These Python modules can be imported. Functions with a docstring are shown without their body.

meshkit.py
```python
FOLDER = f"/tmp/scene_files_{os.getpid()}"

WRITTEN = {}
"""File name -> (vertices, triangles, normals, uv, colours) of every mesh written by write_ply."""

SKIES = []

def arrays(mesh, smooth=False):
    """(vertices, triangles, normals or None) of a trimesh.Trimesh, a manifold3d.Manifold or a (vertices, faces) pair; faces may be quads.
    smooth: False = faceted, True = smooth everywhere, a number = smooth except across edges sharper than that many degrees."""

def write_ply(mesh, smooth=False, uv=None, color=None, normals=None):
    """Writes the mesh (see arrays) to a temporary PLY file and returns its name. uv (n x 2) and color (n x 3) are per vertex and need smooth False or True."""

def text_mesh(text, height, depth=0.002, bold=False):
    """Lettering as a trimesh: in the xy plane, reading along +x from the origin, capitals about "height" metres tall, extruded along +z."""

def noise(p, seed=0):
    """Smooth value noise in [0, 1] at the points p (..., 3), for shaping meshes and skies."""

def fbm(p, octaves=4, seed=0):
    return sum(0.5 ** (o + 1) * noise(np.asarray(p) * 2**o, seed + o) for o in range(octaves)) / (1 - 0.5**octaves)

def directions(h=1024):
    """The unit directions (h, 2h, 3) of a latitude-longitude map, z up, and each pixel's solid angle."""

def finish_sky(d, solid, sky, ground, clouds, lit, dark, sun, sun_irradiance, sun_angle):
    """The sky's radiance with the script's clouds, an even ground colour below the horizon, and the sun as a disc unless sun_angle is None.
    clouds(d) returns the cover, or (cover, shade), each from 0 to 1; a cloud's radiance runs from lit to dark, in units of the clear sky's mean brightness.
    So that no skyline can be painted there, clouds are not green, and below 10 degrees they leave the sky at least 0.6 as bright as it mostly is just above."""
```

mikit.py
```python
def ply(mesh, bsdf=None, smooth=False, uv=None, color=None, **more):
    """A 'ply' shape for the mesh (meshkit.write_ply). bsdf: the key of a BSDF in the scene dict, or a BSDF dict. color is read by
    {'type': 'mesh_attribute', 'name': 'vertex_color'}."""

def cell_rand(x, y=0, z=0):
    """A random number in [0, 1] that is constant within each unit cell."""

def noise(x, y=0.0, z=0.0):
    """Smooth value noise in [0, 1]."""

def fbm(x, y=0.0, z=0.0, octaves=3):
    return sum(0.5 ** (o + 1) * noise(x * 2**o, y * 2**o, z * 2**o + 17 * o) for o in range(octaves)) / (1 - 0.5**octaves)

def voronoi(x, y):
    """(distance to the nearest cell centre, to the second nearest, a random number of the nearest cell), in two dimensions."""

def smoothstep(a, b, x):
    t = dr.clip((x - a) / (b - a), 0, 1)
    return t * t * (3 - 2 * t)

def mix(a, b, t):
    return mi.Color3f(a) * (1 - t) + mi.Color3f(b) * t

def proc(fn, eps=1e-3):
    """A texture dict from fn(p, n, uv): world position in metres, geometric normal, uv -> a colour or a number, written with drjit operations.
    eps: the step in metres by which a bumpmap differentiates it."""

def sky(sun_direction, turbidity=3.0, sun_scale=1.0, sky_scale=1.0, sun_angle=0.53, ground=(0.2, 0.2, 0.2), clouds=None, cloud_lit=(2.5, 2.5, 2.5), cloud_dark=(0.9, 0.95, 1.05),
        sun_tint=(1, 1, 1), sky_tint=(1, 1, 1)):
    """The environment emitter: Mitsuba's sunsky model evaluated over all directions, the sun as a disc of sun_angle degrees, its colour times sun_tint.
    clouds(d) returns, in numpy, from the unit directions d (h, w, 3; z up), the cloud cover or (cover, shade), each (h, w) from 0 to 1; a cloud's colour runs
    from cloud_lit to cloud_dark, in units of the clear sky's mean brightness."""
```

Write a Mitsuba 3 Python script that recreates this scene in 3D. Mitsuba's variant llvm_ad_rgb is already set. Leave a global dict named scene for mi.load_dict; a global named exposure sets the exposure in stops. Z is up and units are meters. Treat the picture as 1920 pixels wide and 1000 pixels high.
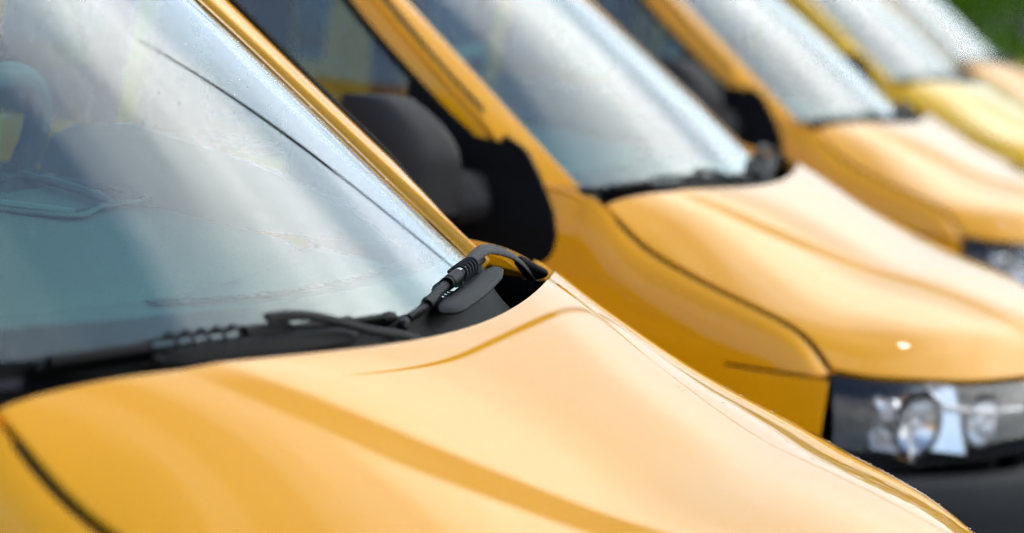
import math, numpy as np, trimesh, mitsuba as mi, mikit, meshkit
import drjit as dr
from scipy.interpolate import CubicSpline, PchipInterpolator
T = mi.ScalarTransform4f
scene, labels = {}, {}

# ---------------------------------------------------------------- camera, sky, exposure
CAM = np.array([0.01003, -2.64864, 1.59981])
FWD = np.array([-0.3381, 0.9304, -0.1414])
UP = np.array([-0.1491, 0.0954, 0.9842])
scene['camera'] = dict(type='thinlens', fov=24.165, fov_axis='x', near_clip=0.05, far_clip=400.0, aperture_radius=0.0185, focus_distance=3.25,
                       to_world=T().look_at(origin=CAM.tolist(), target=(CAM + FWD).tolist(), up=UP.tolist()))
exposure = 2.85


SUN = np.array([0.43, 0.48, 0.77]) / np.linalg.norm([0.43, 0.48, 0.77])


def clouds(d):
    """Layered bright cloud, thick towards the horizon all round, breaking up to blue overhead; thinner and whiter near the sun."""
    el = np.degrees(np.arcsin(np.clip(d[..., 2], 0, 1)))
    hor = d[..., :2] / np.maximum(np.linalg.norm(d[..., :2], axis=-1, keepdims=True), 1e-6)
    flat = np.cos(np.radians(el))[..., None]
    p = np.concatenate([hor * flat * 2.2, el[..., None] / 14.0], -1)
    n = meshkit.fbm(p + 3.7, 5, 4)
    s = meshkit.fbm(p * [0.8, 0.8, 1.5] + 11.0, 4, 9)
    cover = np.clip(1.12 - np.clip((el - 33) / 15, 0, 1) * 1.2 + (n - 0.5) * 1.5, 0, 1)
    glow = np.clip((d @ SUN + 0.2) / 1.2, 0, 1) ** 1.5
    shade = np.clip(0.95 - 0.90 * glow + (s - 0.5) * 1.7 + 0.30 * np.clip((28 - el) / 20, 0, 1), 0, 1)
    return np.clip(cover * (0.25 + 0.95 * glow), 0, 0.97), shade


scene['sky'] = mikit.sky(SUN.tolist(), turbidity=3.0, sun_scale=0.035, sun_angle=1.6, ground=(0.16, 0.15, 0.14), clouds=clouds,
                         cloud_lit=(5.5, 5.6, 5.5), cloud_dark=(2.0, 2.35, 2.5))


# ---------------------------------------------------------------- materials
def rgb(*c):
    return dict(type='rgb', value=list(c))


def two(b):
    return dict(type='twosided', bsdf=b)


def paint(c, c2):
    def fn(p, n, uv):
        return mikit.mix(c, c2, mikit.fbm(p.x * 3.0, p.y * 3.0, p.z * 3.0, 2))
    return two(dict(type='plastic', int_ior=1.50, nonlinear=False, diffuse_reflectance=mikit.proc(fn)))


scene['paint_orange'] = paint((0.89, 0.375, 0.004), (0.87, 0.36, 0.004))
scene['paint_yellow'] = paint((0.88, 0.50, 0.003), (0.86, 0.485, 0.003))


def grain(base, amount, f):
    def fn(p, n, uv):
        return mi.Color3f(base) * (1 - amount + 2 * amount * mikit.noise(p.x * f, p.y * f, p.z * f))
    return mikit.proc(fn)


scene['black_plastic'] = two(dict(type='roughplastic', distribution='ggx', alpha=0.28, int_ior=1.21, diffuse_reflectance=grain((0.0030, 0.0030, 0.0036), 0.35, 900.0)))
scene['cowl_black'] = two(dict(type='roughplastic', distribution='ggx', alpha=0.30, int_ior=1.16, diffuse_reflectance=grain((0.003, 0.003, 0.0034), 0.4, 700.0)))
scene['mirror_plastic'] = two(dict(type='roughplastic', distribution='ggx', alpha=0.32, int_ior=1.36, diffuse_reflectance=grain((0.022, 0.021, 0.023), 0.3, 900.0)))
scene['black_gloss'] = two(dict(type='roughplastic', distribution='ggx', alpha=0.08, int_ior=1.3, diffuse_reflectance=rgb(0.003, 0.003, 0.004)))
scene['black_rubber'] = two(dict(type='roughplastic', distribution='ggx', alpha=0.35, int_ior=1.2, diffuse_reflectance=grain((0.003, 0.003, 0.0032), 0.4, 400.0)))
scene['grey_plastic'] = two(dict(type='roughplastic', distribution='ggx', alpha=0.3, int_ior=1.33, diffuse_reflectance=grain((0.016, 0.0165, 0.019), 0.25, 700.0)))
scene['dark_inner'] = two(dict(type='diffuse', reflectance=rgb(0.02, 0.02, 0.02)))
scene['dash_plastic'] = two(dict(type='principled', base_color=grain((0.105, 0.115, 0.115), 0.15, 500.0), roughness=0.7, specular=0.3))
scene['dash_dark'] = two(dict(type='principled', base_color=rgb(0.035, 0.035, 0.04), roughness=0.6, specular=0.3))
scene['dash_light'] = two(dict(type='principled', base_color=rgb(0.15, 0.165, 0.165), roughness=0.55, specular=0.4))
scene['seat_fabric'] = two(dict(type='principled', base_color=grain((0.06, 0.06, 0.07), 0.4, 300.0), roughness=0.9))
scene['lining'] = two(dict(type='diffuse', reflectance=rgb(0.10, 0.10, 0.10)))
scene['windshield_glass'] = dict(type='thindielectric', int_ior=1.42, specular_transmittance=rgb(0.46, 0.83, 0.77))
scene['side_glass'] = dict(type='thindielectric', int_ior=1.52, specular_transmittance=rgb(0.36, 0.55, 0.56))
scene['lens_clear'] = dict(type='thindielectric', int_ior=1.33, specular_transmittance=rgb(0.96, 0.97, 0.97))
scene['water'] = dict(type='dielectric', int_ior=1.33)
scene['chrome'] = two(dict(type='roughconductor', material='Al', distribution='ggx', alpha=0.05))
scene['silver'] = two(dict(type='roughconductor', material='Al', distribution='ggx', alpha=0.2, specular_reflectance=rgb(0.7, 0.7, 0.72)))
scene['amber'] = two(dict(type='roughplastic', alpha=0.05, diffuse_reflectance=rgb(0.8, 0.25, 0.03)))


def asphalt(p, n, uv):
    g = mikit.noise(p.x * 90, p.y * 90) * 0.5 + mikit.noise(p.x * 25, p.y * 25) * 0.3 + mikit.fbm(p.x * 0.7, p.y * 0.7) * 0.4
    return mikit.mix((0.07, 0.068, 0.066), (0.17, 0.165, 0.155), g)


scene['asphalt'] = two(dict(type='bumpmap', arbitrary=mikit.proc(lambda p, n, uv: 0.004 * mikit.noise(p.x * 120, p.y * 120)), bsdf=dict(type='diffuse', reflectance=mikit.proc(asphalt))))


def turf(p, n, uv):
    return mikit.mix((0.06, 0.12, 0.012), (0.13, 0.22, 0.03), mikit.fbm(p.x * 4, p.y * 4, p.z * 4, 4))


scene['turf'] = two(dict(type='diffuse', reflectance=mikit.proc(turf)))


def leafcol(p, n, uv):
    return mikit.mix((0.08, 0.17, 0.008), (0.18, 0.32, 0.02), mikit.noise(p.x * 3, p.y * 3, p.z * 3))


scene['leaf'] = dict(type='principledthin', base_color=mikit.proc(leafcol), roughness=0.7, diff_trans=1.1, spec_trans=0.0, eta=1.3)
scene['bark'] = two(dict(type='diffuse', reflectance=grain((0.09, 0.065, 0.045), 0.4, 40.0)))


# ---------------------------------------------------------------- mesh helpers
def tri_grid(P):
    P = np.asarray(P, float)
    m, n = P.shape[:2]
    i = np.arange(m * n).reshape(m, n)
    a, b, c, d = i[:-1, :-1].ravel(), i[1:, :-1].ravel(), i[1:, 1:].ravel(), i[:-1, 1:].ravel()
    return trimesh.Trimesh(P.reshape(-1, 3), np.vstack([np.c_[a, b, c], np.c_[a, c, d]]), process=False)


def grid_normals(P):
    du = np.gradient(P, axis=0)
    dv = np.gradient(P, axis=1)
    n = np.cross(du, dv)
    return n / np.maximum(np.linalg.norm(n, axis=2, keepdims=True), 1e-12)


def panel(P, flip=False, bevel=0.0025, depth=0.014, edges='0123'):
    """A pressed sheet from a grid of points: rounded hem and a flange folded back along every edge."""
    P = np.asarray(P, float)
    N = grid_normals(P) * (-1 if flip else 1)

    def out(B, I, NB):
        o = B - I
        o /= np.maximum(np.linalg.norm(o, axis=-1, keepdims=True), 1e-9)
        return [B + o * bevel * 0.7 - NB * bevel * 0.3, B + o * bevel - NB * bevel, B + o * bevel - NB * depth]

    def pad(Q, NQ, axis, first):
        Q = np.moveaxis(Q, axis, 0)
        NQ = np.moveaxis(NQ, axis, 0)
        if first:
            r = out(Q[0], Q[1], NQ[0])[::-1]
            Q = np.concatenate([np.array(r), Q])
            NQ = np.concatenate([np.repeat(NQ[:1], 3, 0), NQ])
        else:
            r = out(Q[-1], Q[-2], NQ[-1])
            Q = np.concatenate([Q, np.array(r)])
            NQ = np.concatenate([NQ, np.repeat(NQ[-1:], 3, 0)])
        return np.moveaxis(Q, 0, axis), np.moveaxis(NQ, 0, axis)
    for k, (ax, first) in enumerate(((0, True), (0, False), (1, True), (1, False))):
        if str(k) in edges:
            P, N = pad(P, N, ax, first)
    return tri_grid(P)


def refine(ctrl, m, n, cubic=(True, True)):
    C = np.asarray(ctrl, float)
    f = lambda x, y, c: (CubicSpline(x, y, axis=0, bc_type='natural') if c and len(x) > 2 else PchipInterpolator(x, y, axis=0))
    C = f(np.arange(C.shape[0]), C, cubic[0])(np.linspace(0, C.shape[0] - 1, m))
    C = np.swapaxes(C, 0, 1)
    C = f(np.arange(C.shape[0]), C, cubic[1])(np.linspace(0, C.shape[0] - 1, n))
    return np.swapaxes(C, 0, 1)


def mirror(m):
    v = np.array(m.vertices) * [1, -1, 1]
    return trimesh.Trimesh(v, np.array(m.faces)[:, ::-1], process=False)


def box(sx, sy, sz, at=(0, 0, 0), r=0.0, rot=None):
    import manifold3d as m3
    if r > 0:
        hx, hy, hz = sx / 2 - r, sy / 2 - r, sz / 2 - r
        s = m3.Manifold.sphere(r, 12)
        m = m3.Manifold.batch_hull([s.translate((a, b, c)) for a in (-hx, hx) for b in (-hy, hy) for c in (-hz, hz)])
        q = m.to_mesh()
        b = trimesh.Trimesh(q.vert_properties[:, :3], q.tri_verts, process=False)
    else:
        b = trimesh.creation.box((sx, sy, sz))
    if rot is not None:
        b.apply_transform(rot)
    b.apply_translation(at)
    return b


def tube(pts, r, seg=12, caps=True, flat=1.0, up=(0, 0, 1)):
    """A swept round or oval bar along pts; r a number or one radius per point."""
    pts = np.asarray(pts, float)
    n = len(pts)
    r = np.broadcast_to(np.asarray(r, float), (n,))
    t = np.gradient(pts, axis=0)
    t /= np.maximum(np.linalg.norm(t, axis=1, keepdims=True), 1e-12)
    up = np.broadcast_to(np.asarray(up, float), (n, 3))
    a = np.cross(t, up)
    a /= np.maximum(np.linalg.norm(a, axis=1, keepdims=True), 1e-9)
    b = np.cross(a, t)
    th = np.linspace(0, 2 * np.pi, seg + 1)[:-1]
    P = pts[:, None] + r[:, None, None] * (np.cos(th)[None, :, None] * a[:, None] + flat * np.sin(th)[None, :, None] * b[:, None])
    P = np.concatenate([P, P[:, :1]], 1)
    g = tri_grid(P)
    if caps:
        k = seg + 1
        v = np.vstack([g.vertices, pts[0], pts[-1]])
        c0, c1 = len(v) - 2, len(v) - 1
        f = list(g.faces)
        for j in range(seg):
            f.append([c0, j + 1, j])
            f.append([c1, (n - 1) * k + j, (n - 1) * k + j + 1])
        g = trimesh.Trimesh(v, np.array(f), process=False)
    return g


def spline(pts, n):
    pts = np.asarray(pts, float)
    s = np.r_[0, np.cumsum(np.linalg.norm(np.diff(pts, axis=0), axis=1))]
    return CubicSpline(s, pts, axis=0, bc_type='natural')(np.linspace(0, s[-1], n)) if len(pts) > 2 else pts[0] + np.linspace(0, 1, n)[:, None] * (pts[1] - pts[0])


def hull_of(balls, seg=16):
    import manifold3d as m3
    q = m3.Manifold.batch_hull([m3.Manifold.sphere(r, seg).translate(tuple(p)) for p, r in balls]).to_mesh()
    return trimesh.Trimesh(q.vert_properties[:, :3], q.tri_verts, process=False)


def prism_y(poly, y0, y1, bev=0.0):
    """Polygon given in (x, z), extruded between two y."""
    from shapely.geometry import Polygon
    g = trimesh.creation.extrude_polygon(Polygon(poly), abs(y1 - y0), engine='earcut')
    v = np.array(g.vertices)
    return trimesh.Trimesh(np.c_[v[:, 0], min(y0, y1) + v[:, 2], v[:, 1]], np.array(g.faces)[:, ::-1], process=False)


def join(*ms):
    return trimesh.util.concatenate([m for m in ms])


# ---------------------------------------------------------------- body surfaces (x forward from the bumper, y to the left, z up)
zc = CubicSpline([-1.30, -1.147, -1.012, -0.90, -0.80, -0.70, -0.60, -0.45, -0.36, -0.31, -0.265], [1.160, 1.134, 1.106, 1.066, 1.028, 0.994, 0.974, 0.936, 0.906, 0.884, 0.857])
zs_ = PchipInterpolator([-1.3, -1.22, -1.18, -1.147, -1.10, -1.074, -0.956, -0.841, -0.75, -0.692, -0.65, -0.60, -0.522, -0.432, -0.352, -0.308, -0.26, -0.2], [1.115, 1.112, 1.104, 1.079, 1.042, 1.024, 0.978, 0.943, 0.916, 0.897, 0.880, 0.862, 0.834, 0.791, 0.725, 0.672, 0.59, 0.54])
def soft(xk, yk, sigma, lo=-1.45, hi=-0.05):
    """A smooth curve through a table: monotone interpolation blurred by a gaussian."""
    from scipy.ndimage import gaussian_filter1d
    g = np.linspace(lo, hi, 561)
    v = PchipInterpolator(xk, yk)(np.clip(g, xk[0], xk[-1]))
    return CubicSpline(g, gaussian_filter1d(v, sigma / (g[1] - g[0]), mode='nearest'))


zs = soft(zs_.x, zs_(zs_.x), 0.022)
FRONT = np.array([(-0.27, 0.0), (-0.278, 0.15), (-0.306, 0.30), (-0.352, 0.42), (-0.432, 0.57), (-0.522, 0.68), (-0.596, 0.75), (-0.654, 0.79)])
xf = CubicSpline(FRONT[:, 1], FRONT[:, 0], bc_type=((1, 0.0), (2, 0.0)))
_yy = np.linspace(0, 0.79, 400)
_xx = xf(_yy)


YS = soft([-1.20, -1.05, -0.9, -0.75, -0.65], [0.772, 0.782, 0.787, 0.789, 0.79], 0.05)
PW = soft([-1.25, -1.15, -1.08, -0.97, -0.82, -0.4, -0.1], [9.0, 7.5, 5.5, 3.6, 2.7, 2.5, 2.4], 0.04)


def yb(x):
    x = np.asarray(x, float)
    return np.where(x > -0.65, np.interp(-x, -_xx, _yy), ys(x))


def ys(x):
    return YS(np.clip(x, -1.4, -0.06))


CREASE = CubicSpline([-1.15, -1.05, -0.97, -0.89, -0.81, -0.72, -0.57, -0.38, -0.25], [0.560, 0.505, 0.458, 0.412, 0.368, 0.322, 0.268, 0.236, 0.225])


def hood_z(x, y):
    w0 = ys(x)
    a = np.clip(np.abs(y) / w0, 0, 1.02)
    p = PW(np.clip(x, -1.4, -0.06))
    z = zs(x) + (zc(x) - zs(x)) * (1 - a ** p)
    yc = CREASE(np.clip(x, -1.15, -0.25))
    w = 0.023
    fade = np.interp(x, [-1.12, -1.04, -0.90, -0.45, -0.34, -0.26], [0.10, 0.55, 1.0, 1.0, 0.5, 0.0])
    u = (np.abs(y) - yc) / w
    sp = lambda t: 0.10 * np.logaddexp(0, t / 0.10)
    step = (sp(u + 1) - sp(u - 1)) / 2
    tail = 1 - 0.95 * np.clip((np.abs(y) - yc - w) / np.maximum(w0 - yc - w, 0.02), 0, 1) ** 1.1
    dx = np.maximum(np.interp(np.minimum(np.abs(y), 0.79), _yy, _xx) - x, 0)
    return z - 0.0110 * fade * step * tail - 0.046 * np.exp(-(dx / 0.050) ** 1.5)


def zb(x):
    return hood_z(x, yb(x))


def xr(y):
    return -1.012 - 0.288 * y ** 2 + 0.060 * y ** 4


def hood_points():
    s = np.linspace(-1, 1, 301)
    s = np.sign(s) * np.abs(s) ** 0.95
    t = np.linspace(0, 1, 130)
    t = 1 - (1 - t) ** 1.25
    S, TT = np.meshgrid(s, t, indexing='ij')
    yr, yf = 0.766 * S, 0.7845 * S
    x0, x1 = xr(yr) + 0.002 * np.clip((np.abs(S) - 0.93) / 0.07, 0, 1) ** 2, xf(np.abs(yf)) - 0.0055
    x = x0 + (x1 - x0) * TT
    y = S * (ys(x) - 0.0055)
    return np.stack([x, y, hood_z(x, y)], -1)


def side_y(x, z):
    """Outer skin of the body side below the belt."""
    top = np.interp(z, [0.25, 0.45, 0.70, 0.85, 0.95, 1.03, 1.105, 1.12], [0.836, 0.856, 0.862, 0.852, 0.838, 0.821, 0.796, 0.791])
    lean = np.where(z > 1.12, -0.20 * (z - 1.12) - 0.10 * np.clip(z - 1.4, 0, 1) ** 1.5, 0)
    plan = np.interp(x, [-4.2, -3.6, -1.5, -1.0, -0.8, -0.64], [-0.05, 0.0, 0.0, 0.0, -0.005, -0.016])
    return top + lean + plan


G0, GD = np.array([-1.268, 0.70, 1.100]), np.array([-0.759, -0.145, 0.556])


def glass(y, t):
    """Windshield: t 0 at the cowl, 1 at the roof; y at that height."""
    b = np.stack([-1.090 - 0.363 * y ** 2, y, 1.108 - 0.016 * y ** 2], -1)
    c = np.stack([-1.955 - 0.234 * y ** 2, y, 1.695 - 0.127 * y ** 2], -1)
    tt = t[..., None]
    bulge = np.array([0.60, 0, 0.80]) * (0.018 * np.sin(np.pi * tt) * np.clip(1 - (y / 0.72) ** 2, 0, 1)[..., None])
    return b * (1 - tt) + c * tt + bulge


def glass_patch(t0, t1, ny=81, nt=50, inset=0.0, drop=0.0, y0=-1, y1=1):
    a, t = np.meshgrid(np.linspace(y0, y1, ny), np.linspace(t0, t1, nt), indexing='ij')
    P = glass(a * (0.70 - 0.145 * t - inset), t)
    return P - np.array([0.60, 0, 0.80]) * drop


# ---------------------------------------------------------------- the van, part by part: list of (path, mesh, material, smooth)
van = []


def part(path, mesh, mat, smooth=40):
    names = [p for p, *_ in van]
    if path in names:
        k = 1
        while f'{path}_{k:03d}' in names:
            k += 1
        path = f'{path}_{k:03d}'
    van.append((path, mesh, mat, smooth))
    return path


def both(path, mesh, mat, smooth=40):
    """Left one and its mirror image on the right; right first (it faces the camera)."""
    return part(path, mirror(mesh), mat, smooth), part(path, mesh, mat, smooth)


PAINT = 'PAINT'
part('hood', panel(hood_points(), flip=True, depth=0.018), PAINT)
rng = np.random.default_rng(8)
beads = []
for _ in range(240):
    x, y = rng.uniform(-0.85, -0.36), rng.uniform(0.30, 0.69)
    if x > float(xf(min(y, 0.785))) - 0.02 or rng.uniform() > 0.25 + y:
        continue
    r = rng.uniform(0.0008, 0.0018)
    d = trimesh.creation.icosphere(1, r)
    d.apply_scale([1, 1, 0.5])
    d.apply_translation((x, y, float(hood_z(x, y)) + 0.0003))
    beads.append(d)
part('hood__raindrops', join(*beads), 'water', True)

# fenders
fx = np.r_[np.linspace(-1.39, -1.21, 12), np.linspace(-1.20, -0.652, 60)]


def fender_top(x):
    yrim = np.interp(x, [-1.40, -1.34, -1.28, -1.22, -1.18], [0.797, 0.796, 0.793, 0.788, 0.779])
    yy = np.where(x < -1.20, yrim, ys(x) + 0.0045)
    lower = np.interp(x, [-1.22, -1.12], [0.002, 0.009])
    z = np.where(x < -1.20, np.interp(x, [-1.40, -1.30, -1.24, -1.20], [1.106, 1.106, 1.100, 1.086]), np.minimum(hood_z(x, ys(x)) - lower, np.interp(x, [-1.22, -1.18], [1.092, 1.2])))
    return yy, z


def fender_bottom(x):
    arch = 0.30 + np.sqrt(np.maximum(0.345 ** 2 - (x + 0.94) ** 2, 0))
    return np.where(x > -0.86, 0.826, np.where(x > -0.90, 0.826 + (x + 0.86) / 0.04 * 0.17, np.where(x > -1.275, np.minimum(0.826, arch), 0.27)))


rows = []
for x in fx:
    y0, z0 = fender_top(x)
    z1 = fender_bottom(x)
    w = np.linspace(0, 1, 44)
    zz = z0 + (z1 - z0) * w ** 1.35
    ys_ = side_y(np.full_like(zz, x), zz)
    drop = z0 - zz
    k = np.interp(x, [-1.4, -1.2, -1.0, -0.64], [0.02, 0.040, 0.046, 0.040])
    yy = y0 + (ys_ - y0) * (1 - np.exp(-drop / k * 1.6))
    crown = np.interp(x, [-1.2, -1.0, -0.78, -0.64], [0, 0.5, 1, 0.9]) * 0.006 * np.exp(-((drop - 0.012) / 0.02) ** 2)
    rows.append(np.c_[np.full_like(zz, x), yy + crown, zz])
both('fender', panel(np.array(rows), flip=False, depth=0.02), PAINT)

# windshield pillars with their feet beside the cowl


def pil_row(inner, ridge, outer, sag=0.006):
    inner, ridge, outer = map(np.asarray, (inner, ridge, outer))
    mid = (ridge + outer) / 2 + np.array([0.3, 0.7, 0.4]) * sag
    q = (inner * 0.45 + ridge * 0.55) + np.array([0.5, -0.15, 0.6]) * 0.004
    return [inner, q, ridge, ridge * 0.75 + outer * 0.25 + np.array([0.4, 0.5, 0.5]) * sag * 0.8, mid, ridge * 0.2 + outer * 0.8 + np.array([0.2, 0.7, 0.3]) * sag * 0.6, outer]


gap_curve = CubicSpline([1.10, 1.161, 1.207, 1.246, 1.308, 1.376, 1.445, 1.66], [(-1.392, 0.797), (-1.405, 0.782), (-1.436, 0.771), (-1.484, 0.763), (-1.569, 0.750), (-1.655, 0.735), (-1.742, 0.718), (-2.005, 0.670)])
rim = [pil_row((-1.172, 0.769, 1.062), (-1.170, 0.772, 1.078), (-1.177, 0.783, 1.076), 0.000),
       pil_row((-1.212, 0.772, 1.080), (-1.210, 0.777, 1.102), (-1.222, 0.789, 1.101), 0.001),
       pil_row((-1.270, 0.773, 1.086), (-1.268, 0.779, 1.115), (-1.280, 0.794, 1.112), 0.002),
       pil_row((-1.345, 0.772, 1.088), (-1.342, 0.781, 1.118), (-1.350, 0.796, 1.113), 0.002)]
both('cowl_side_rim', panel(refine(rim, 40, 20, (True, False)), flip=True, depth=0.01, bevel=0.0015), PAINT)
def pillar_rows(bulge):
  ctrl = []
  for t in (-0.01, 0.03, 0.07, 0.11, 0.15, 0.20, 0.28, 0.42, 0.58, 0.75, 0.92, 1.0):
      g = G0 + GD * t
      b = np.clip(t / 0.16, 0, 1)
      inner = g + np.array([0.000, 0.006, -0.012])
      ridge = g + np.array([0.009, 0.012, 0.007]) * bulge * (1 - 0.25 * t) 
      zo = 1.117 + (t + 0.01) / 1.01 * 0.543
      f = min(1, (zo - 1.117) / 0.075)
      o = gap_curve(max(zo, 1.185)) + [0.009, 0.002]
      outer = np.array([-1.335 * (1 - f) + o[0] * f, 0.794 * (1 - f) + o[1] * f, zo])
      ctrl.append(pil_row(inner, ridge, outer, 0.003 + 0.003 * min(1, max(0, t / 0.3))))
  return panel(refine(ctrl, 110, 26, (False, False)), flip=True, depth=0.01)


part('windshield_pillar', mirror(pillar_rows(2.6)), PAINT)
part('windshield_pillar', pillar_rows(1.0), PAINT)

# windshield and what borders it
part('windshield', tri_grid(glass_patch(0, 1)), 'windshield_glass', True)
fr = [glass_patch(-0.03, 0.055, 81, 6, drop=0.003)]
for sgn in (-1, 1):
    fr.append(glass_patch(0.03, 1, 4, 40, drop=0.003, y0=0.988, y1=1.0) if sgn > 0 else glass_patch(0.03, 1, 4, 40, drop=0.003, y0=-1.0, y1=-0.988))
fr.append(glass_patch(0.94, 1.0, 81, 5, drop=0.003))
part('windshield__frit_band', join(*[tri_grid(f) for f in fr]), 'black_gloss', True)
for sgn in (1, -1):
    pts = np.array([np.r_[gap_curve(z) - [0.002, 0.022], z] for z in np.linspace(1.10, 1.64, 40)]) * [1, sgn, 1]
    part('door_seal', tube(pts, 0.019, 8), 'black_rubber', True)
rng = np.random.default_rng(5)
drops = []
for _ in range(260):
    t, a = rng.uniform(0.05, 0.75), rng.uniform(-0.92, 0.80)
    p0 = glass(np.array(a * (0.70 - 0.145 * t)), np.array(t))
    r = rng.uniform(0.0006, 0.0014)
    d = trimesh.creation.icosphere(1, r)
    d.apply_scale([1, 1, 0.45])
    d.apply_transform(trimesh.transformations.rotation_matrix(math.radians(34), [0, 1, 0]))
    d.apply_translation(p0 + np.array([0.60, 0, 0.80]) * 0.0004)
    drops.append(d)
part('windshield__raindrops', join(*drops), 'water', True)

# cowl
cy = np.linspace(-0.755, 0.755, 120)
C = []
for y in cy:
    xh, xg = xr(y) + 0.05, -1.090 - 0.363 * y ** 2 + 0.004
    xg = min(xg, xh - 0.05)
    zg = 1.108 - 0.016 * y ** 2
    dip = 0.030 + 0.10 * np.clip((abs(y) - 0.50) / 0.10, 0, 1)
    f = np.linspace(0, 1, 14)
    z = (zg + 0.004) * f + (hood_z(xh, y) - 0.035) * (1 - f) - dip * np.sin(np.pi * np.clip(f * 1.05, 0, 1)) ** 0.7
    C.append(np.c_[xh + (xg - xh) * f, np.full(14, y), z])
part('cowl_panel', panel(np.array(C), flip=False, depth=0.03), 'cowl_black')
for sgn in (1, -1):
    part('cowl_panel__corner_tray', join(box(0.26, 0.006, 0.14, (-1.27, sgn * 0.768, 1.004)), box(0.26, 0.20, 0.006, (-1.27, sgn * 0.67, 0.985))), 'cowl_black', False)
for k in range(9):
    y = -0.36 + 0.055 * k
    part('cowl_panel__intake_slot', box(0.035, 0.030, 0.006, (xr(y) - 0.040, y, hood_z(xr(y), y) - 0.040), 0.002), 'grey_plastic', 30)

# inner black body behind the gaps
inner = join(box(0.66, 1.38, 0.26, (-0.86, 0, 0.60)), box(0.26, 0.9, 0.18, (-0.50, 0, 0.58)), box(0.22, 1.46, 0.46, (-1.33, 0, 0.70)))
part('engine_bay', inner, 'dark_inner', False)
for sgn in (1, -1):
    pts = [(x, (ys(x) + 0.000) * sgn, float(hood_z(x, ys(x))) - 0.0145) for x in np.linspace(-1.14, -0.665, 30)]
    part('hood__edge_seal', tube(pts, 0.0080, 8), 'black_rubber', True)

# doors: lower skin, window frame, glass, sail, mirror, handle


def skin(x0, x1, z0, z1, nx=30, nz=24, out=0.0):
    X, Z = np.meshgrid(np.linspace(x0, x1, nx), np.linspace(z0, z1, nz), indexing='ij')
    return np.stack([X, side_y(X, Z) + out, Z], -1)


def strip(curve_a, curve_b, n=8):
    a, b = np.asarray(curve_a, float), np.asarray(curve_b, float)
    f = np.linspace(0, 1, n)[None, :, None]
    P2 = a[:, None] * (1 - f) + b[:, None] * f
    return np.stack([P2[..., 0], side_y(P2[..., 0], P2[..., 1]), P2[..., 1]], -1)


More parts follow.
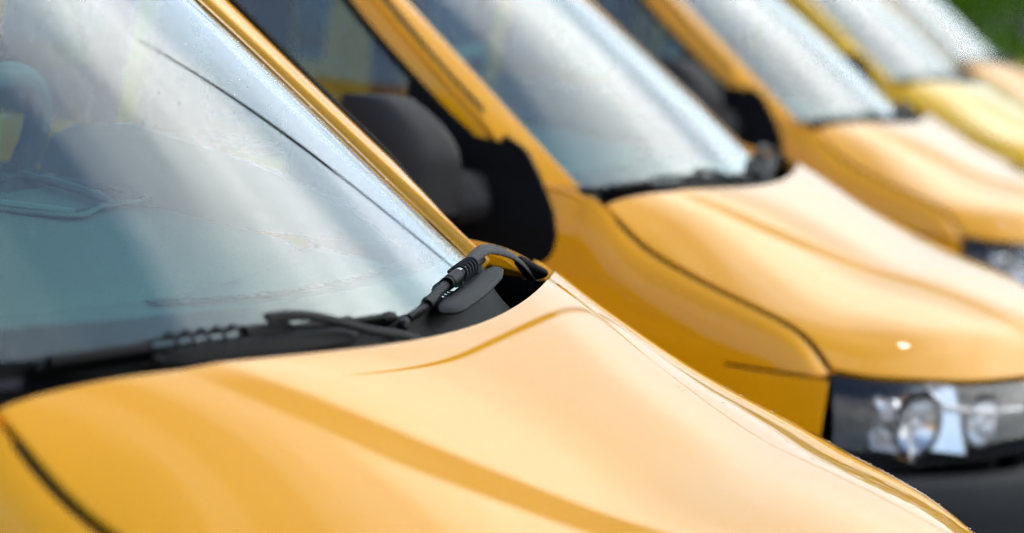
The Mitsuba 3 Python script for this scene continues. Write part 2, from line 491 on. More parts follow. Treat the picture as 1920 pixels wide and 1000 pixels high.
R_, L_ = both('door', panel(skin(-1.383, -2.292, 0.30, 1.098), flip=False, depth=0.02), PAINT)
gz = np.linspace(1.102, 1.635, 40)
gc = np.c_[gap_curve(gz)[:, 0] - 0.011, gz]
sealc = PchipInterpolator([1.10, 1.172, 1.229, 1.301, 1.379, 1.438, 1.585], [-1.412, -1.450, -1.532, -1.632, -1.735, -1.806, -1.985])
sz = np.linspace(1.108, 1.575, 40)
sc = np.c_[sealc(sz), sz]
outer_path = np.vstack([gc, np.c_[np.linspace(gc[-1, 0] - 0.01, -2.288, 20), np.full(20, 1.640)], np.c_[np.full(20, -2.292), np.linspace(1.62, 1.102, 20)]])
inner_path = np.vstack([sc, np.c_[np.linspace(sc[-1, 0] - 0.01, -2.225, 20), np.full(20, 1.580)], np.c_[np.full(20, -2.23), np.linspace(1.57, 1.108, 20)]])
for d, fl in ((R_, mirror), (L_, lambda m: m)):
    part(d + '__window_frame', fl(panel(strip(outer_path, inner_path), flip=True, depth=0.02)), PAINT)
    sealp = np.c_[inner_path[:, 0], side_y(inner_path[:, 0], inner_path[:, 1]) - 0.006, inner_path[:, 1]]
    part(d + '__window_seal', fl(tube(sealp[4:], 0.011, 8)), 'black_rubber', True)
    b0 = np.array([[x, side_y(x, 1.105) + 0.004, 1.106] for x in np.linspace(-1.45, -2.23, 12)])
    part(d + '__belt_moulding', fl(tube(b0, 0.012, 8)), 'black_rubber', True)
    a, f = np.meshgrid(np.linspace(0, 1, 24), np.linspace(0, 1, 20), indexing='ij')
    Z = 1.10 + 0.49 * f
    X = sealc(np.clip(Z, 1.10, 1.585)) * (1 - a) + -2.23 * a
    part(d + '__window', fl(tri_grid(np.stack([X, side_y(X, Z) - 0.010, Z], -1))), 'side_glass', True)
    sail = [(-1.398, 1.190), (-1.396, 1.10), (-1.386, 1.02), (-1.378, 0.955), (-1.49, 0.965), (-1.54, 1.03), (-1.59, 1.10), (-1.608, 1.12), (-1.620, 1.288), (-1.590, 1.268), (-1.525, 1.220), (-1.448, 1.166), (-1.434, 1.168), (-1.418, 1.184)]
    z_ = None
    from shapely.geometry import Polygon, LineString
    PG = Polygon(sail).buffer(0.004)

    def plate(PG, off, thick):
        ra, rb = [], []
        zmin, zmax = PG.bounds[1] + 1e-4, PG.bounds[3] - 1e-4
        for zz in np.linspace(zmin, zmax, 40):
            c = PG.intersection(LineString([(-3, zz), (0, zz)])).bounds
            ra.append((c[2], zz)); rb.append((c[0], zz))
        P = strip(ra, rb, 18)
        P[..., 1] += off
        return panel(P, flip=True, bevel=0.005, depth=thick)
    part(d + '__mirror_sail', fl(plate(PG, 0.006 if d == R_ else -0.012, 0.010)), 'black_plastic')
    part(d + '__handle', fl(box(0.19, 0.03, 0.035, (-2.12, 0.870, 0.98), 0.012)), 'black_plastic')
trim = [(-1.392, 1.196), (-1.365, 1.186), (-1.345, 1.171), (-1.301, 1.113), (-1.267, 1.063), (-1.251, 1.021), (-1.252, 0.990), (-1.262, 0.970), (-1.286, 0.956), (-1.33, 0.950), (-1.370, 0.948), (-1.376, 1.02), (-1.387, 1.10)]
part('corner_trim', mirror(plate(Polygon(trim).buffer(0.006).buffer(-0.002), 0.006, 0.014)), 'black_plastic')
part('corner_trim', plate(Polygon(trim).intersection(Polygon([(-2, 0), (0, 0), (0, 1.06), (-2, 1.06)])).buffer(0.003), 0.002, 0.010), 'black_plastic')

# door mirror: housing bulb, lower shell, arm, glass
def mirror_shell(z0, z1, grow=0.0):
    st = []
    for v in np.linspace(0, 1, 26):
        z = z0 + (z1 - z0) * v
        q = (z - 0.985) / 0.280
        top = np.clip(1 - np.clip((q - 0.55) / 0.45, 0, 1) ** 2.2 * 0.50 - np.clip((0.2 - q) / 0.2, 0, 1) ** 2 * 0.35, 0.05, 1)
        yin, yout = 0.865 + 0.05 * np.clip(q, 0, 1), 1.085 - 0.015 * q
        xb = -1.630 - 0.010 * q
        ring = []
        for th in np.linspace(0, np.pi, 30):
            cy_, cx_ = np.cos(th), np.sin(th)
            e = 0.50
            yy = (yin + yout) / 2 - np.sign(cy_) * abs(cy_) ** e * (yout - yin) / 2 * (0.75 + 0.25 * top)
            skew = (yout - yy) / (yout - yin) * 0.085
            xx = xb + (0.155 + skew) * top * abs(cx_) ** 0.75
            ring.append((xx, yy, z))
        st.append(ring)
    return np.array(st)


for d, fl in ((R_, mirror), (L_, lambda m: m)):
    if d == L_:
        continue
    S = mirror_shell(1.045, 1.266)
    base = d + '__door_mirror'
    cap = S[-1].mean(0)
    top = np.concatenate([S, S[-1:] * 0.5 + cap * 0.5 + [0, 0, 0.004], np.repeat(cap[None, None] + [0, 0, 0.005], 30, 1)])
    S2 = mirror_shell(0.985, 1.040)
    cap2 = S2[0].mean(0)
    low = np.concatenate([np.repeat(cap2[None, None] - [0, 0, 0.003], 30, 1), S2])
    low[:, :, :] = low
    arm = hull_of([((-1.51, 0.90, 1.050), 0.052), ((-1.435, 0.83, 1.060), 0.046), ((-1.435, 0.81, 1.095), 0.028), ((-1.505, 0.88, 1.10), 0.038), ((-1.545, 0.83, 1.05), 0.03)], 24)
    arm = arm.subdivide()
    both_parts = tri_grid(top)
    fold = trimesh.transformations.rotation_matrix(math.radians(80), [0, 0, 1], [-1.56, 0.93, 1.1])
    if d == L_:
        both_parts.apply_transform(fold)
    part(base, fl(both_parts), 'mirror_plastic', 50)
    part(d + '__mirror_lower_shell', fl(tri_grid(low)), 'black_plastic', 50)
    part(d + '__mirror_foot', fl(arm), 'mirror_plastic', 50)
    back = np.array([S2[2], S[2], S[12], S[-2]])
    mg = tri_grid(np.stack([np.stack([np.full(2, -1.637), r[[1, -2], 1], r[[1, -2], 2]], -1) for r in back]))
    if d == L_:
        mg.apply_transform(fold)
    part(base + '_glass', fl(mg), 'chrome', False)

# rear side bodywork
for nm, x0, x1 in (('sliding_door', -2.304, -2.790), ('rear_quarter', -2.800, -3.98)):
    both(nm, panel(skin(x0, x1, 0.30, 1.10, 16, 20), depth=0.02), PAINT)
for x0, x1 in ((-2.36, -2.63), (-2.88, -3.70)):
    w = both('sliding_door__window' if x0 > -2.8 else 'rear_quarter__window', tri_grid(skin(x0, x1, 1.10, 1.585, 6, 16, -0.006)), 'side_glass', True)
part_list = [('side_pillar', -2.304, -2.36, 'black_gloss'), ('rear_pillar', -2.63, -2.790, PAINT), ('rear_pillar', -2.800, -2.88, PAINT), ('tail_pillar', -3.70, -3.98, PAINT)]
for nm, x0, x1, mt in part_list:
    both(nm, panel(skin(x0, x1, 1.102, 1.585, 6, 16), depth=0.012), mt)
for x0, x1 in ((-2.304, -2.37), (-2.63, -2.88), (-3.70, -3.97)):
    both('inner_trim', tri_grid(skin(x0 + 0.01, x1 - 0.01, 1.0, 1.62, 4, 12, -0.030)), 'dash_dark', True)
both('roof_rail', panel(skin(-2.295, -3.98, 1.588, 1.66, 20, 8), depth=0.012), PAINT)
# roof
ra = []
for x in np.linspace(-1.985, -3.98, 40):
    yl = side_y(x, 1.655) - 0.012
    yl = np.interp(x, [-2.25, -1.99], [yl, 0.58]) if x > -2.25 else yl
    y = np.linspace(-yl, yl, 31)
    rise = np.interp(x, [-3.98, -3.4, -2.5, -1.985], [0.10, 0.135, 0.14, 0.052])
    ra.append(np.c_[np.full(31, x) - (0.06 * (y / 0.6) ** 2 if x > -2.03 else 0), y, 1.652 + rise * (1 - np.abs(y / yl) ** 2.6)])
part('roof', panel(np.array(ra), flip=True, depth=0.02), PAINT)
part('roof__antenna', tube(spline([(-2.1, 0, 1.765), (-2.18, 0, 1.85), (-2.34, 0, 2.0)], 12), np.linspace(0.008, 0.003, 12), 8), 'black_rubber', True)
# tail
tail = np.array([[(-3.983, y, z) for z in np.linspace(0.45, 1.74, 20)] for y in np.linspace(-0.72, 0.72, 20)])
for row in tail:
    for p in row:
        p[1] *= min(1, (side_y(-3.98, p[2]) - 0.01) / 0.72)
part('tail_gate', panel(tail, flip=True), PAINT)
part('rear_bumper', box(0.14, 1.70, 0.24, (-4.02, 0, 0.42), 0.05), 'grey_plastic')

# interior
part('cabin_floor', box(2.9, 1.50, 0.04, (-2.75, 0, 0.42)), 'dash_dark', False)
part('headlining', box(2.0, 1.24, 0.02, (-3.05, 0, 1.625)), 'lining', False)
DY, DX = np.meshgrid(np.linspace(-0.74, 0.74, 70), np.linspace(0, 1, 40), indexing='ij')
xg = -1.130 - 0.36 * DY ** 2
xe = -1.93 - 0.08 * np.abs(DY)
DXX = xg + (xe - xg) * DX
DZ = 1.074 + 0.052 * DX ** 0.9 - 0.012 * np.exp(-((DX - 0.36) / 0.025) ** 2)
DZ = np.where(DX > 0.97, DZ - 0.25 * (DX - 0.97) / 0.03, DZ)
DZ = DZ - 0.03 * np.clip((np.abs(DY) - 0.62) / 0.1, 0, 1)
part('dashboard', tri_grid(np.stack([DXX, DY, DZ], -1)), 'dash_plastic', 40)


def dash_z(x, y):
    f = (x - (-1.130 - 0.36 * y * y)) / ((-1.93 - 0.08 * abs(y)) - (-1.130 - 0.36 * y * y))
    return 1.074 + 0.052 * max(f, 0) ** 0.9 - 0.012 * math.exp(-((f - 0.36) / 0.025) ** 2) - 0.03 * min(1, max(0, (abs(y) - 0.62) / 0.1))


vp = spline([(-1.367, -0.115, 0), (-1.330, 0.04, 0), (-1.315, 0.30, 0), (-1.36, 0.66, 0)], 60)
vp[:, 2] = [dash_z(p[0], p[1]) + 0.002 for p in vp]
va, vb = vp + [0.012, 0, 0], vp - [0.012, 0, 0]
part('dashboard__defroster_vent', panel(np.stack([vp + [0.007, 0, 0], vp - [0.007, 0, 0]], 1), flip=True, bevel=0.001, depth=0.004), 'dash_plastic')
for k in range(2, 58, 2):
    part('dashboard__vent_slat', box(0.014, 0.004, 0.003, vp[k] + [0, 0, 0.002]), 'dash_plastic', False)

# wheels
for ax in (-0.94, -3.50):
    for sgn in (-1, 1):
        prof = np.array([(0.205, -0.09), (0.26, -0.095), (0.30, -0.085), (0.318, -0.06), (0.320, 0), (0.318, 0.06), (0.30, 0.085), (0.26, 0.095), (0.205, 0.09)])
        ty = trimesh.creation.revolve(prof, sections=48)
        ty.apply_transform(trimesh.transformations.rotation_matrix(math.pi / 2, [1, 0, 0]))
        ty.apply_translation((ax, sgn * 0.735, 0.318))
        w = part('wheel', ty, 'black_rubber')
        rim = trimesh.creation.revolve(np.array([(0.0, 0.05), (0.06, 0.052), (0.07, 0.03), (0.16, 0.02), (0.19, 0.045), (0.205, 0.09), (0.207, 0.06), (0.2, 0.0), (0.0, -0.02)]), sections=40)
        rim.apply_transform(trimesh.transformations.rotation_matrix(-sgn * math.pi / 2, [1, 0, 0]))
        rim.apply_translation((ax, sgn * 0.735, 0.318))
        part(w + '__rim', rim, 'silver')

# headlights
plan_y = np.r_[np.linspace(0.38, 0.60, 14), np.linspace(0.62, 0.7885, 26)]
plan = np.stack([xf(plan_y), plan_y], -1)
tan = np.gradient(plan, axis=0)
tan /= np.linalg.norm(tan, axis=1, keepdims=True)
nrm = np.stack([-tan[:, 1], tan[:, 0]], -1)
nrm *= np.sign(nrm[:, :1] + 1e-9) * np.where(nrm[:, :1] == 0, 1, 1)
nrm = np.where((nrm[:, 1:] < 0) & (nrm[:, :1] < 0.2), -nrm, nrm)


def lamp_surface(inset=0.0, u0=0, u1=1, w0=0, w1=1, nu=40, nw=18, squash=1.0):
    u, w = np.meshgrid(np.linspace(u0, u1, nu), np.linspace(w0, w1, nw), indexing='ij')
    k = u * (len(plan) - 1)
    px = np.interp(k, np.arange(len(plan)), plan[:, 0])
    py = np.interp(k, np.arange(len(plan)), plan[:, 1])
    nx = np.interp(k, np.arange(len(plan)), nrm[:, 0])
    ny = np.interp(k, np.arange(len(plan)), nrm[:, 1])
    off = 0.062 * (1 - (1 - w) ** 2.4) - inset
    zt = hood_z(px - 0.0055, py) - 0.014
    z = zt - w * (zt - 0.650 - 0.03 * (1 - u) ** 2)
    return np.stack([px + nx * off - 0.004 * u, py + ny * off, z], -1)


def frame_at(u, w, inset=0.0):
    a = lamp_surface(inset, u, u, w, w, 1, 1)[0, 0]
    k = int(round(u * (len(plan) - 1)))
    return a, np.array([nrm[k, 0], nrm[k, 1], 0.0])


def bowl(center, direction, r, depth, mat_path, mat, fl, sections=40):
    s = np.linspace(0, 1, 14)
    prof = np.c_[np.maximum(r * np.sqrt(s), 1e-4), depth * s]
    g = trimesh.creation.revolve(np.vstack([prof, [[r * 1.04, depth], [r * 1.04, 0.0]]]), sections=sections)
    d = np.asarray(direction, float) / np.linalg.norm(direction)
    g.apply_transform(trimesh.geometry.align_vectors([0, 0, 1], d))
    g.apply_translation(np.asarray(center) - d * depth)
    part(mat_path, fl(g), mat)


for base_name, fl in (('headlight', mirror), ('headlight', lambda m: m)):
    H = part(base_name, fl(panel(lamp_surface(0.105, 0, 1, 0.0, 1, 36, 14), depth=0.01, edges='')), 'black_gloss')
    # walls of the housing, from lens rim to back
    rims = []
    for (a, b) in (((0, 1), (0, 0)), ((0, 1), (1, 1)), ((0, 0), (0, 1)), ((1, 1), (0, 1))):
        o = lamp_surface(0.006, a[0], a[1], b[0], b[1], 30 if a[0] != a[1] else 2, 12 if b[0] != b[1] else 2)
        i = lamp_surface(0.105, a[0], a[1], b[0], b[1], 30 if a[0] != a[1] else 2, 12 if b[0] != b[1] else 2)
        if a[0] != a[1]:
            rims.append(tri_grid(np.stack([o[:, 0], i[:, 0]], 1)))
        else:
            rims.append(tri_grid(np.stack([o[0], i[0]], 1)))
    part(H + '__housing_wall', fl(join(*rims)), 'black_gloss', False)
    part(H + '__lens', fl(tri_grid(lamp_surface(0.0))), 'lens_clear', True)
    # main and high-beam bowls, facing forward
    for u, r in ((0.52, 0.064), (0.22, 0.052)):
        p, n = frame_at(u, 0.52, 0.030)
        bowl(p, [0.86, 0.50, 0.0], r, 0.065, H + '__reflector_bowl', 'chrome', fl)
        q, n = frame_at(u, 0.52, 0.050)
        cap = trimesh.creation.icosphere(2, 0.016)
        cap.apply_translation(q)
        part(H + '__bulb_cap', fl(cap), 'silver', True)
        ring = trimesh.creation.torus(r * 1.02, 0.006, 40, 10)
        ring.apply_transform(trimesh.geometry.align_vectors([0, 0, 1], [0.86, 0.50, 0]))
        ring.apply_translation(p)
        part(H + '__bowl_ring', fl(ring), 'black_gloss', True)
    # bright bezel shells between the bowls and the outer corner
    for (u0, u1, w0, w1, i0, i1, mt) in ((0.66, 0.735, 0.17, 0.44, 0.020, 0.040, 'chrome'), (0.66, 0.735, 0.46, 0.86, 0.022, 0.060, 'silver'),
                                         (0.56, 0.655, 0.30, 0.95, 0.020, 0.085, 'chrome'), (0.30, 0.38, 0.06, 0.92, 0.018, 0.08, 'chrome'), (0.42, 0.50, 0.03, 0.18, 0.015, 0.04, 'silver')):
        P = lamp_surface(0, u0, u1, w0, w1, 14, 14)
        Q = lamp_surface(0.11, u0, u1, w0, w1, 14, 14)
        f = np.linspace(i0, i1, 14)[:, None, None] / 0.11
        f = f + 0.12 * np.sin(np.linspace(0, np.pi, 14))[None, :, None]
        part(H + '__bezel', fl(panel(P * (1 - f) + Q * f, bevel=0.002, depth=0.02)), mt)
    a = lamp_surface(0.012, 0.05, 0.50, 0.30, 0.30, 40, 1)[:, 0]
    a[:, 2] += 0.055 * np.linspace(0, 1, 40) ** 3 - 0.01
    part(H + '__light_strip', fl(tube(a, 0.0045, 8)), 'silver', True)
    p, n = frame_at(0.86, 0.45, 0.035)
    bowl(p, [0.3, 0.95, 0.1], 0.032, 0.03, H + '__side_bowl', 'black_gloss', fl)
    p, n = frame_at(0.44, 0.10, 0.015)
    cap = trimesh.creation.icosphere(2, 0.006)
    cap.apply_translation(p)
    part(H + '__marker_bead', fl(cap), 'chrome', True)

# front bumper, its painted corners, nose and grille


def bumper_ring(z, grow):
    y = np.linspace(-0.7845, 0.7845, 121)
    x = xf(np.abs(y))
    t = np.gradient(np.stack([x, y], -1), axis=0)
    t /= np.linalg.norm(t, axis=1, keepdims=True)
    n = np.stack([t[:, 1], -t[:, 0]], -1)
    return np.stack([x + n[:, 0] * grow, y + n[:, 1] * grow, np.full(121, z)], -1)


br = [bumper_ring(z, g) for z, g in ((0.640, 0.050), (0.632, 0.070), (0.612, 0.083), (0.55, 0.090), (0.44, 0.090), (0.34, 0.086), (0.27, 0.075), (0.235, 0.05), (0.23, 0.0))]
part('front_bumper', tri_grid(np.array(br)), 'grey_plastic', 35)
part('front_bumper__number_plate', box(0.008, 0.52, 0.11, (0.0, 0, 0.40), 0.003), 'dash_light')
co = []
for z in np.linspace(0.815, 0.30, 26):
    xa = -0.94 + math.sqrt(max(0.352 ** 2 - (z - 0.30) ** 2, 0)) if z < 0.62 else np.interp(z, [0.62, 0.72, 0.815], [-0.80, -0.868, -0.895])
    x = np.linspace(-0.653 if z > 0.6 else -0.64, xa, 16)
    yy = side_y(x, np.full(16, z)) + np.interp(z, [0.3, 0.6, 0.7, 0.815], [0.0, 0.0, -0.003, -0.008]) * np.interp(x, [-0.9, -0.65], [0.2, 1])
    co.append(np.c_[x, yy, np.full(16, z)])
both('bumper_corner', panel(np.array(co), flip=False, depth=0.014), PAINT)
nose = [np.array([[xf(abs(y)) - 0.003 + d * 0.9, y, z - 0.795 + float(hood_z(xf(abs(y)), y)) - 0.008] for y in np.linspace(-0.375, 0.375, 40)]) for z, d in ((0.795, 0.0), (0.78, 0.012), (0.75, 0.022), (0.72, 0.03))]
part('grille_surround', tri_grid(np.array(nose)), PAINT, 35)
part('grille', tri_grid(np.array([np.array([[xf(abs(y)) + d, y, z] for y in np.linspace(-0.375, 0.375, 40)]) for z, d in ((0.72, 0.0), (0.60, 0.005))])), 'black_plastic')
for z in (0.62, 0.65, 0.68, 0.71):
    part('grille__bar', tube(np.array([[xf(abs(y)) + 0.022, y, z] for y in np.linspace(-0.37, 0.37, 24)]), 0.008, 8), 'black_gloss', True)

# wipers
b1 = spline([(-1.064, -0.055, 1.105), (-1.072, -0.030, 1.1092), (-1.0802, 0.0421, 1.1152), (-1.0919, 0.0987, 1.1208), (-1.1140, 0.2050, 1.1280), (-1.1345, 0.3000, 1.1300), (-1.1736, 0.4548, 1.1260), (-1.190, 0.510, 1.122)], 60)
b2 = spline([(-1.080, -0.0451, 1.1149), (-1.0913, -0.1651, 1.1162), (-1.1080, -0.2740, 1.1155), (-1.1284, -0.3591, 1.1147), (-1.1522, -0.4461, 1.1124), (-1.1805, -0.5393, 1.1075), (-1.2125, -0.6281, 1.102)], 60)
GN = np.array([0.60, 0, 0.80])


def sub(c, a, b, n=24):
    i = np.linspace(a * (len(c) - 1), b * (len(c) - 1), n)
    return np.stack([np.interp(i, np.arange(len(c)), c[:, k]) for k in range(3)], -1)


def blade(W, c, rev):
    f = (lambda a, b: (1 - b, 1 - a)) if rev else (lambda a, b: (a, b))
    part(W + '__rubber', tube(c - GN * 0.008, 0.004, 8, flat=1.8, up=GN), 'black_rubber', True)
    part(W + '__rail', tube(c, 0.0045, 8, up=GN), 'black_plastic', True)
    part(W + '__tip', tube(sub(c, *f(0.0, 0.055), 8) + GN * 0.002, [0.004, 0.007, 0.0075, 0.0075, 0.0075, 0.007, 0.0065, 0.005], 10, up=GN), 'black_plastic', True)
    part(W + '__thin_bow', tube(sub(c, *f(0.06, 0.20)) + GN * 0.005, 0.0045, 10, up=GN), 'black_plastic', True)
    part(W + '__mid_bow', tube(sub(c, *f(0.19, 0.42)) + GN * 0.008, 0.0065, 10, flat=0.8, up=GN), 'black_plastic', True)
    part(W + '__collar', tube(sub(c, *f(0.40, 0.425), 6) + GN * 0.008, 0.0095, 12, up=GN), 'black_rubber', True)
    part(W + '__main_bow', tube(sub(c, *f(0.425, 0.53)) + GN * 0.011, 0.0090, 12, flat=0.75, up=GN), 'black_plastic', True)
    for k in range(5):
        s = 0.55 + 0.040 * k
        p = sub(c, *f(s, s + 0.004), 2)
        d = p[1] - p[0]
        d /= np.linalg.norm(d)
        a = np.cross(d, GN)
        arc = [p[0] + a * 0.012 * math.cos(th) + GN * (0.004 + 0.016 * math.sin(th)) + d * 0.004 * math.sin(th) for th in np.linspace(0, math.pi, 12)]
        part(W + '__clip_rib', tube(arc, 0.0022, 6, up=d), 'grey_plastic', True)
    for sd in (-1, 1):
        e = sub(c, *f(0.53, 0.76), 20)
        d = np.gradient(e, axis=0)
        d /= np.linalg.norm(d, axis=1, keepdims=True)
        part(W + '__clip_side', tube(e + np.cross(d, GN) * sd * 0.0115 + GN * 0.004, 0.0024, 6, up=GN), 'grey_plastic', True)
    part(W + '__far_bow', tube(sub(c, *f(0.76, 0.98)) + GN * 0.008, 0.0075, 10, flat=0.8, up=GN), 'black_plastic', True)


W1 = part('wiper', tube(spline([(-1.143, 0.345, 1.141), (-1.150, 0.395, 1.1475), (-1.1575, 0.445, 1.1500), (-1.1615, 0.480, 1.1470), (-1.160, 0.54, 1.1370), (-1.156, 0.60, 1.117), (-1.152, 0.64, 1.096)], 40),
                            np.interp(np.linspace(0, 1, 40), [0, 0.1, 0.5, 1], [0.006, 0.0085, 0.0100, 0.009]), 12, flat=0.38, up=np.tile(GN, (40, 1))), 'grey_plastic', True)
blade(W1, b1, False)
pd = spline([(-1.064, 0.068, 1.113), (-1.080, 0.180, 1.118), (-1.1035, 0.300, 1.122), (-1.119, 0.380, 1.127), (-1.126, 0.415, 1.130)], 40)
part(W1 + '__wind_deflector', tube(pd, np.interp(np.linspace(0, 1, 40), [0, 0.04, 0.12, 0.5, 0.85, 1], [0.003, 0.014, 0.019, 0.0205, 0.018, 0.010]), 18, flat=0.36, up=np.tile([0.15, -0.75, 0.62], (40, 1))), 'black_plastic', True)
part(W1 + '__pivot', join(trimesh.creation.cylinder(0.011, 0.05, sections=24, transform=trimesh.transformations.translation_matrix((-1.152, 0.640, 1.066))),
                          hull_of([((-1.165, 0.615, 1.118), 0.009), ((-1.137, 0.645, 1.103), 0.007), ((-1.155, 0.640, 1.096), 0.008)])), 'black_plastic')
W2 = part('wiper', tube(spline([(-0.990, -0.050, 1.072), (-1.0229, -0.1029, 1.1044), (-1.0479, -0.1722, 1.1179), (-1.0687, -0.2167, 1.1286), (-1.0941, -0.2768, 1.1391), (-1.111, -0.325, 1.138)], 40), 0.0075, 12, flat=0.5, up=np.tile(GN, (40, 1))), 'black_plastic', True)
blade(W2, b2, False)
part(W2 + '__wind_deflector', tube(spline(b2[12:46] + np.array([0.025, -0.012, -0.004]), 30), np.interp(np.linspace(0, 1, 30), [0, 0.08, 0.5, 0.92, 1], [0.004, 0.014, 0.018, 0.014, 0.004]), 12, flat=0.45, up=np.tile([0.4, -0.5, 0.77], (30, 1))), 'black_rubber', True)

# dashboard tray, door trim, steering wheel, seats
ctr = np.array([-1.86, 0.42, 1.106])
rim_pts = [(-1.93, 0.12, 1.123), (-1.827, 0.255, 1.122), (-1.745, 0.317, 1.121), (-1.775, 0.46, 1.122), (-1.791, 0.620, 1.124), (-1.90, 0.64, 1.128), (-1.985, 0.625, 1.130), (-2.008, 0.54, 1.130), (-2.02, 0.28, 1.128)]
loop = np.vstack([spline(np.array(rim_pts), 70)])
loop = np.vstack([loop, loop[:1]])
part('dashboard__tray_rim', tube(loop, 0.0045, 8), 'dash_plastic', True)
fan = np.array([np.linspace(ctr, p - [0, 0, 0.001], 5) for p in loop])
part('dashboard__tray', tri_grid(fan), 'dash_dark', True)
part('dashboard__tray_divider', tube(spline([(-1.995, 0.58, 1.134), (-1.90, 0.545, 1.134), (-1.785, 0.50, 1.126)], 20), 0.008, 8), 'dash_light', True)
part('dashboard__tray_divider', tube(spline([(-1.90, 0.24, 1.128), (-1.83, 0.29, 1.126), (-1.755, 0.345, 1.122)], 20), 0.007, 8), 'dash_light', True)
lt = [(-2.035, 1.06), (-2.05, 1.14), (-2.035, 1.185), (-1.99, 1.212), (-1.90, 1.225), (-1.78, 1.21), (-1.64, 1.185), (-1.50, 1.150), (-1.42, 1.10)]
part('inner_door_trim', prism_y(lt, 0.722, 0.735), 'dash_light', False)
part('dashboard__lower_panel', box(0.22, 1.44, 0.40, (-2.0, 0, 0.87), 0.05), 'dash_dark')
sw = trimesh.creation.torus(0.185, 0.022, 56, 18)
hub = join(hull_of([((0, 0, -0.03), 0.06), ((0, 0, 0.0), 0.05)]), box(0.035, 0.34, 0.02, (0.0, 0, 0), 0.008), box(0.16, 0.04, 0.02, (-0.09, 0, 0), 0.008))
RT = trimesh.transformations.rotation_matrix(math.radians(-64), [0, 1, 0])
for m in (sw, hub):
    m.apply_transform(RT)
    m.apply_translation((-2.07, 0.51, 1.125))
part('steering_wheel', sw, 'dash_light', True)
part('steering_wheel__hub', hub, 'dash_dark')
for y in (0.38, -0.38):
    s = part('seat', join(box(0.50, 0.48, 0.16, (-2.55, y, 0.72), 0.06), box(0.14, 0.48, 0.62, (-2.86, y, 1.06), 0.06, trimesh.transformations.rotation_matrix(math.radians(-14), [0, 1, 0]))), 'seat_fabric')
    part(s + '__headrest', box(0.10, 0.27, 0.19, (-2.97, y, 1.46), 0.045), 'seat_fabric')
part('rear_bench', join(box(0.45, 1.25, 0.15, (-3.35, 0, 0.72), 0.05), box(0.14, 1.25, 0.55, (-3.62, 0, 1.02), 0.05)), 'seat_fabric')
inner_mirror = join(box(0.03, 0.24, 0.065, (-1.93, 0, 1.585), 0.012), box(0.02, 0.02, 0.06, (-1.925, 0, 1.63), 0.006))
part('rear_view_mirror', inner_mirror, 'dash_dark')

# ---------------------------------------------------------------- five vans in a row
OFF = [(0, 0, 0, 0), (-0.315, 2.729, -0.034, 0.002), (-0.534, 5.483, -0.030, -0.014), (-0.775, 8.034, 0.016, -0.017), (-0.976, 10.416, 0.030, -0.010)]
LAB = ['orange van nearest the camera with black wipers folded on its large sloping windshield',
       'second orange van in the row, showing its black door mirror and clear headlight',
       'third orange van in the row, between the headlight-showing second van and the yellow van',
       'yellow van, fourth in the row, the only one in lemon yellow paint',
       'last orange van at the far end of the row, beside the green hedge']
shape_of = {}
for path, mesh, mat, smooth in van:
    shape_of[path] = mikit.ply(mesh, None, smooth=smooth)
for i, (ox, oy, oz, yaw) in enumerate(OFF):
    key = 'delivery_van' if i == 0 else f'delivery_van_{i:03d}'
    tw = T().translate([ox - 1.0, oy, oz]).rotate([0, 0, 1], math.degrees(yaw)).translate([1.0, 0, 0])
    if i == 0:  # the first van stands on a slight cross fall
        tw = tw.translate([0, 0.25, 1.0]).rotate([1, 0, 0], -0.9).translate([0, -0.25, -1.0])
    labels[key] = {'label': LAB[i], 'category': 'van', 'group': 'vans parked side by side in a row'}
    for path, mesh, mat, smooth in van:
        if i > 0 and path.endswith('raindrops'):
            continue
        if mat == PAINT:
            mat = 'paint_yellow' if i == 3 else 'paint_orange'
        scene[f'{key}__{path}'] = {**shape_of[path], 'bsdf': {'type': 'ref', 'id': mat}, 'to_world': tw}
    if i == 0:
        labels[f'{key}__hood__raindrops'] = {'kind': 'stuff', 'label': 'small raindrops on the hood'}
        labels[f'{key}__windshield__raindrops'] = {'kind': 'stuff', 'label': 'scattered raindrops on the windshield'}

# ---------------------------------------------------------------- ground, grass, hedge
GZ = -0.002


def sheet(x0, x1, y0, y1, z):
    return trimesh.Trimesh([(x0, y0, z), (x1, y0, z), (x1, y1, z), (x0, y1, z)], [(0, 1, 2), (0, 2, 3)], process=False)


scene['parking_lot'] = mikit.ply(sheet(-150, 150, -150, 150, GZ), 'asphalt')
labels['parking_lot'] = {'label': 'grey asphalt parking lot under the row of vans', 'category': 'ground', 'kind': 'structure'}
gx, gy = np.meshgrid(np.linspace(-60, 60, 160), np.linspace(12.2, 40, 60), indexing='ij')
gzz = 0.10 + 0.25 * np.clip((gy - 12.5) / 6, 0, 1) + 0.08 * meshkit.fbm(np.stack([gx, gy, 0 * gx], -1) * 0.6, 3)
gzz[:, 0] = -0.05
scene['grass_bank'] = mikit.ply(tri_grid(np.stack([gx, gy, gzz], -1)), 'turf', smooth=True)
labels['grass_bank'] = {'label': 'low green grass bank beyond the last van', 'category': 'grass', 'kind': 'structure'}
rng = np.random.default_rng(11)
N = 42000
hx = rng.uniform(-22, 14, N)
prof = 1.75 + 0.5 * meshkit.fbm(np.stack([hx * 0.5, 0 * hx, 0 * hx], -1), 4, 3)
th = rng.uniform(0, np.pi, N)
rr = rng.uniform(0.35, 1.02, N) ** 0.5
bump = 0.75 + 0.5 * meshkit.fbm(np.stack([hx * 1.3, th * 2.0, 0 * hx], -1), 3, 8)
hy = 15.9 - 0.95 * np.cos(th) * rr * bump
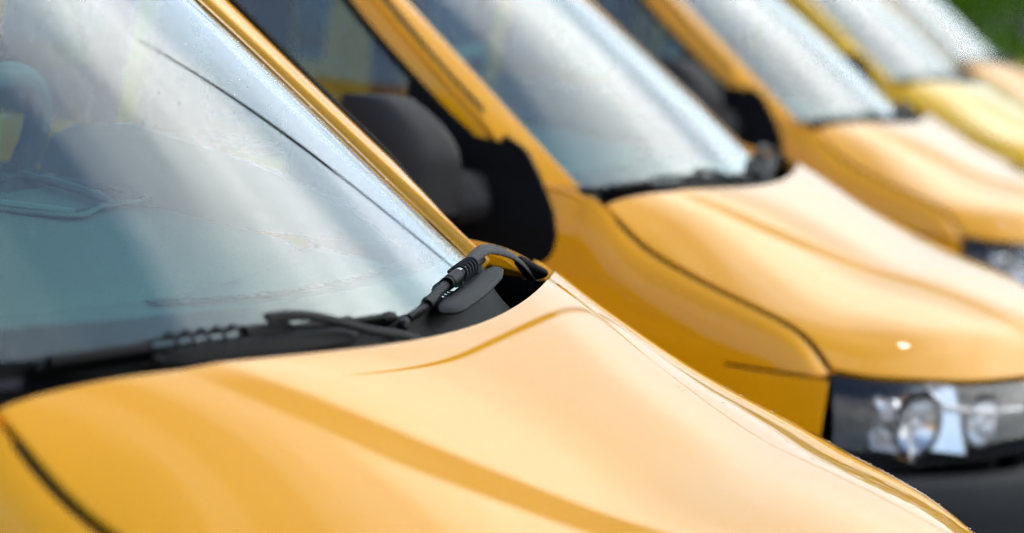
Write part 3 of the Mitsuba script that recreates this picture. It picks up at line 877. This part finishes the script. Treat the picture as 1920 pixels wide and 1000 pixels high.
hz = 0.08 + prof * np.sin(th) ** 0.5 * rr * bump
c = np.stack([hx, hy, hz], -1)
u = rng.normal(size=(N, 3)); u /= np.linalg.norm(u, axis=1, keepdims=True)
v = np.cross(u, rng.normal(size=(N, 3))); v /= np.linalg.norm(v, axis=1, keepdims=True)
s = rng.uniform(0.04, 0.085, (N, 1))
quad = np.stack([c - u * s, c + v * s * 0.55, c + u * s, c - v * s * 0.55], 1).reshape(-1, 3)
q = np.arange(N * 4).reshape(N, 4)
scene['hedge__leaves'] = mikit.ply((quad, q), 'leaf')
labels['hedge'] = {'label': 'green leafy hedge beyond the far end of the row of vans', 'category': 'hedge'}
labels['hedge__leaves'] = {'kind': 'stuff'}
stems = []
for k in range(60):
    x = -22 + 36 * k / 59 + rng.uniform(-0.2, 0.2)
    stems.append(tube(spline([(x, 15.9, 0.1), (x + rng.uniform(-.15, .15), 15.8, 0.9), (x + rng.uniform(-.3, .3), 15.9, 1.8)], 8), np.linspace(0.03, 0.01, 8), 6))
scene['hedge__stems'] = mikit.ply(join(*stems), 'bark', smooth=True)
labels['hedge__stems'] = {'kind': 'stuff'}

# slender mast beyond the row; its mirror image runs down every windshield
mz = np.linspace(0.05, 10.4, 24)
rr_ = np.interp(mz, [0, 6.5, 10.4], [0.11, 0.095, 0.018])
scene['flag_pole__mast'] = mikit.ply(tube(np.c_[np.full(24, -4.14), np.full(24, 17.3), mz][12:], rr_[12:], 20, up=(0, 1, 0)), 'grey_plastic', smooth=True)
scene['flag_pole__sleeve'] = mikit.ply(tube(np.c_[np.full(24, -4.14), np.full(24, 17.3), mz][:13], rr_[:13] + 0.004, 20, up=(0, 1, 0)), 'silver', smooth=True)
scene['flag_pole__base'] = mikit.ply(trimesh.creation.cylinder(0.17, 0.12, sections=32, transform=trimesh.transformations.translation_matrix((-4.14, 17.3, 0.34))), 'grey_plastic', smooth=40)
labels['flag_pole'] = {'label': 'tall thin dark pole behind the hedge, seen as a dark streak mirrored in the windshields', 'category': 'pole'}
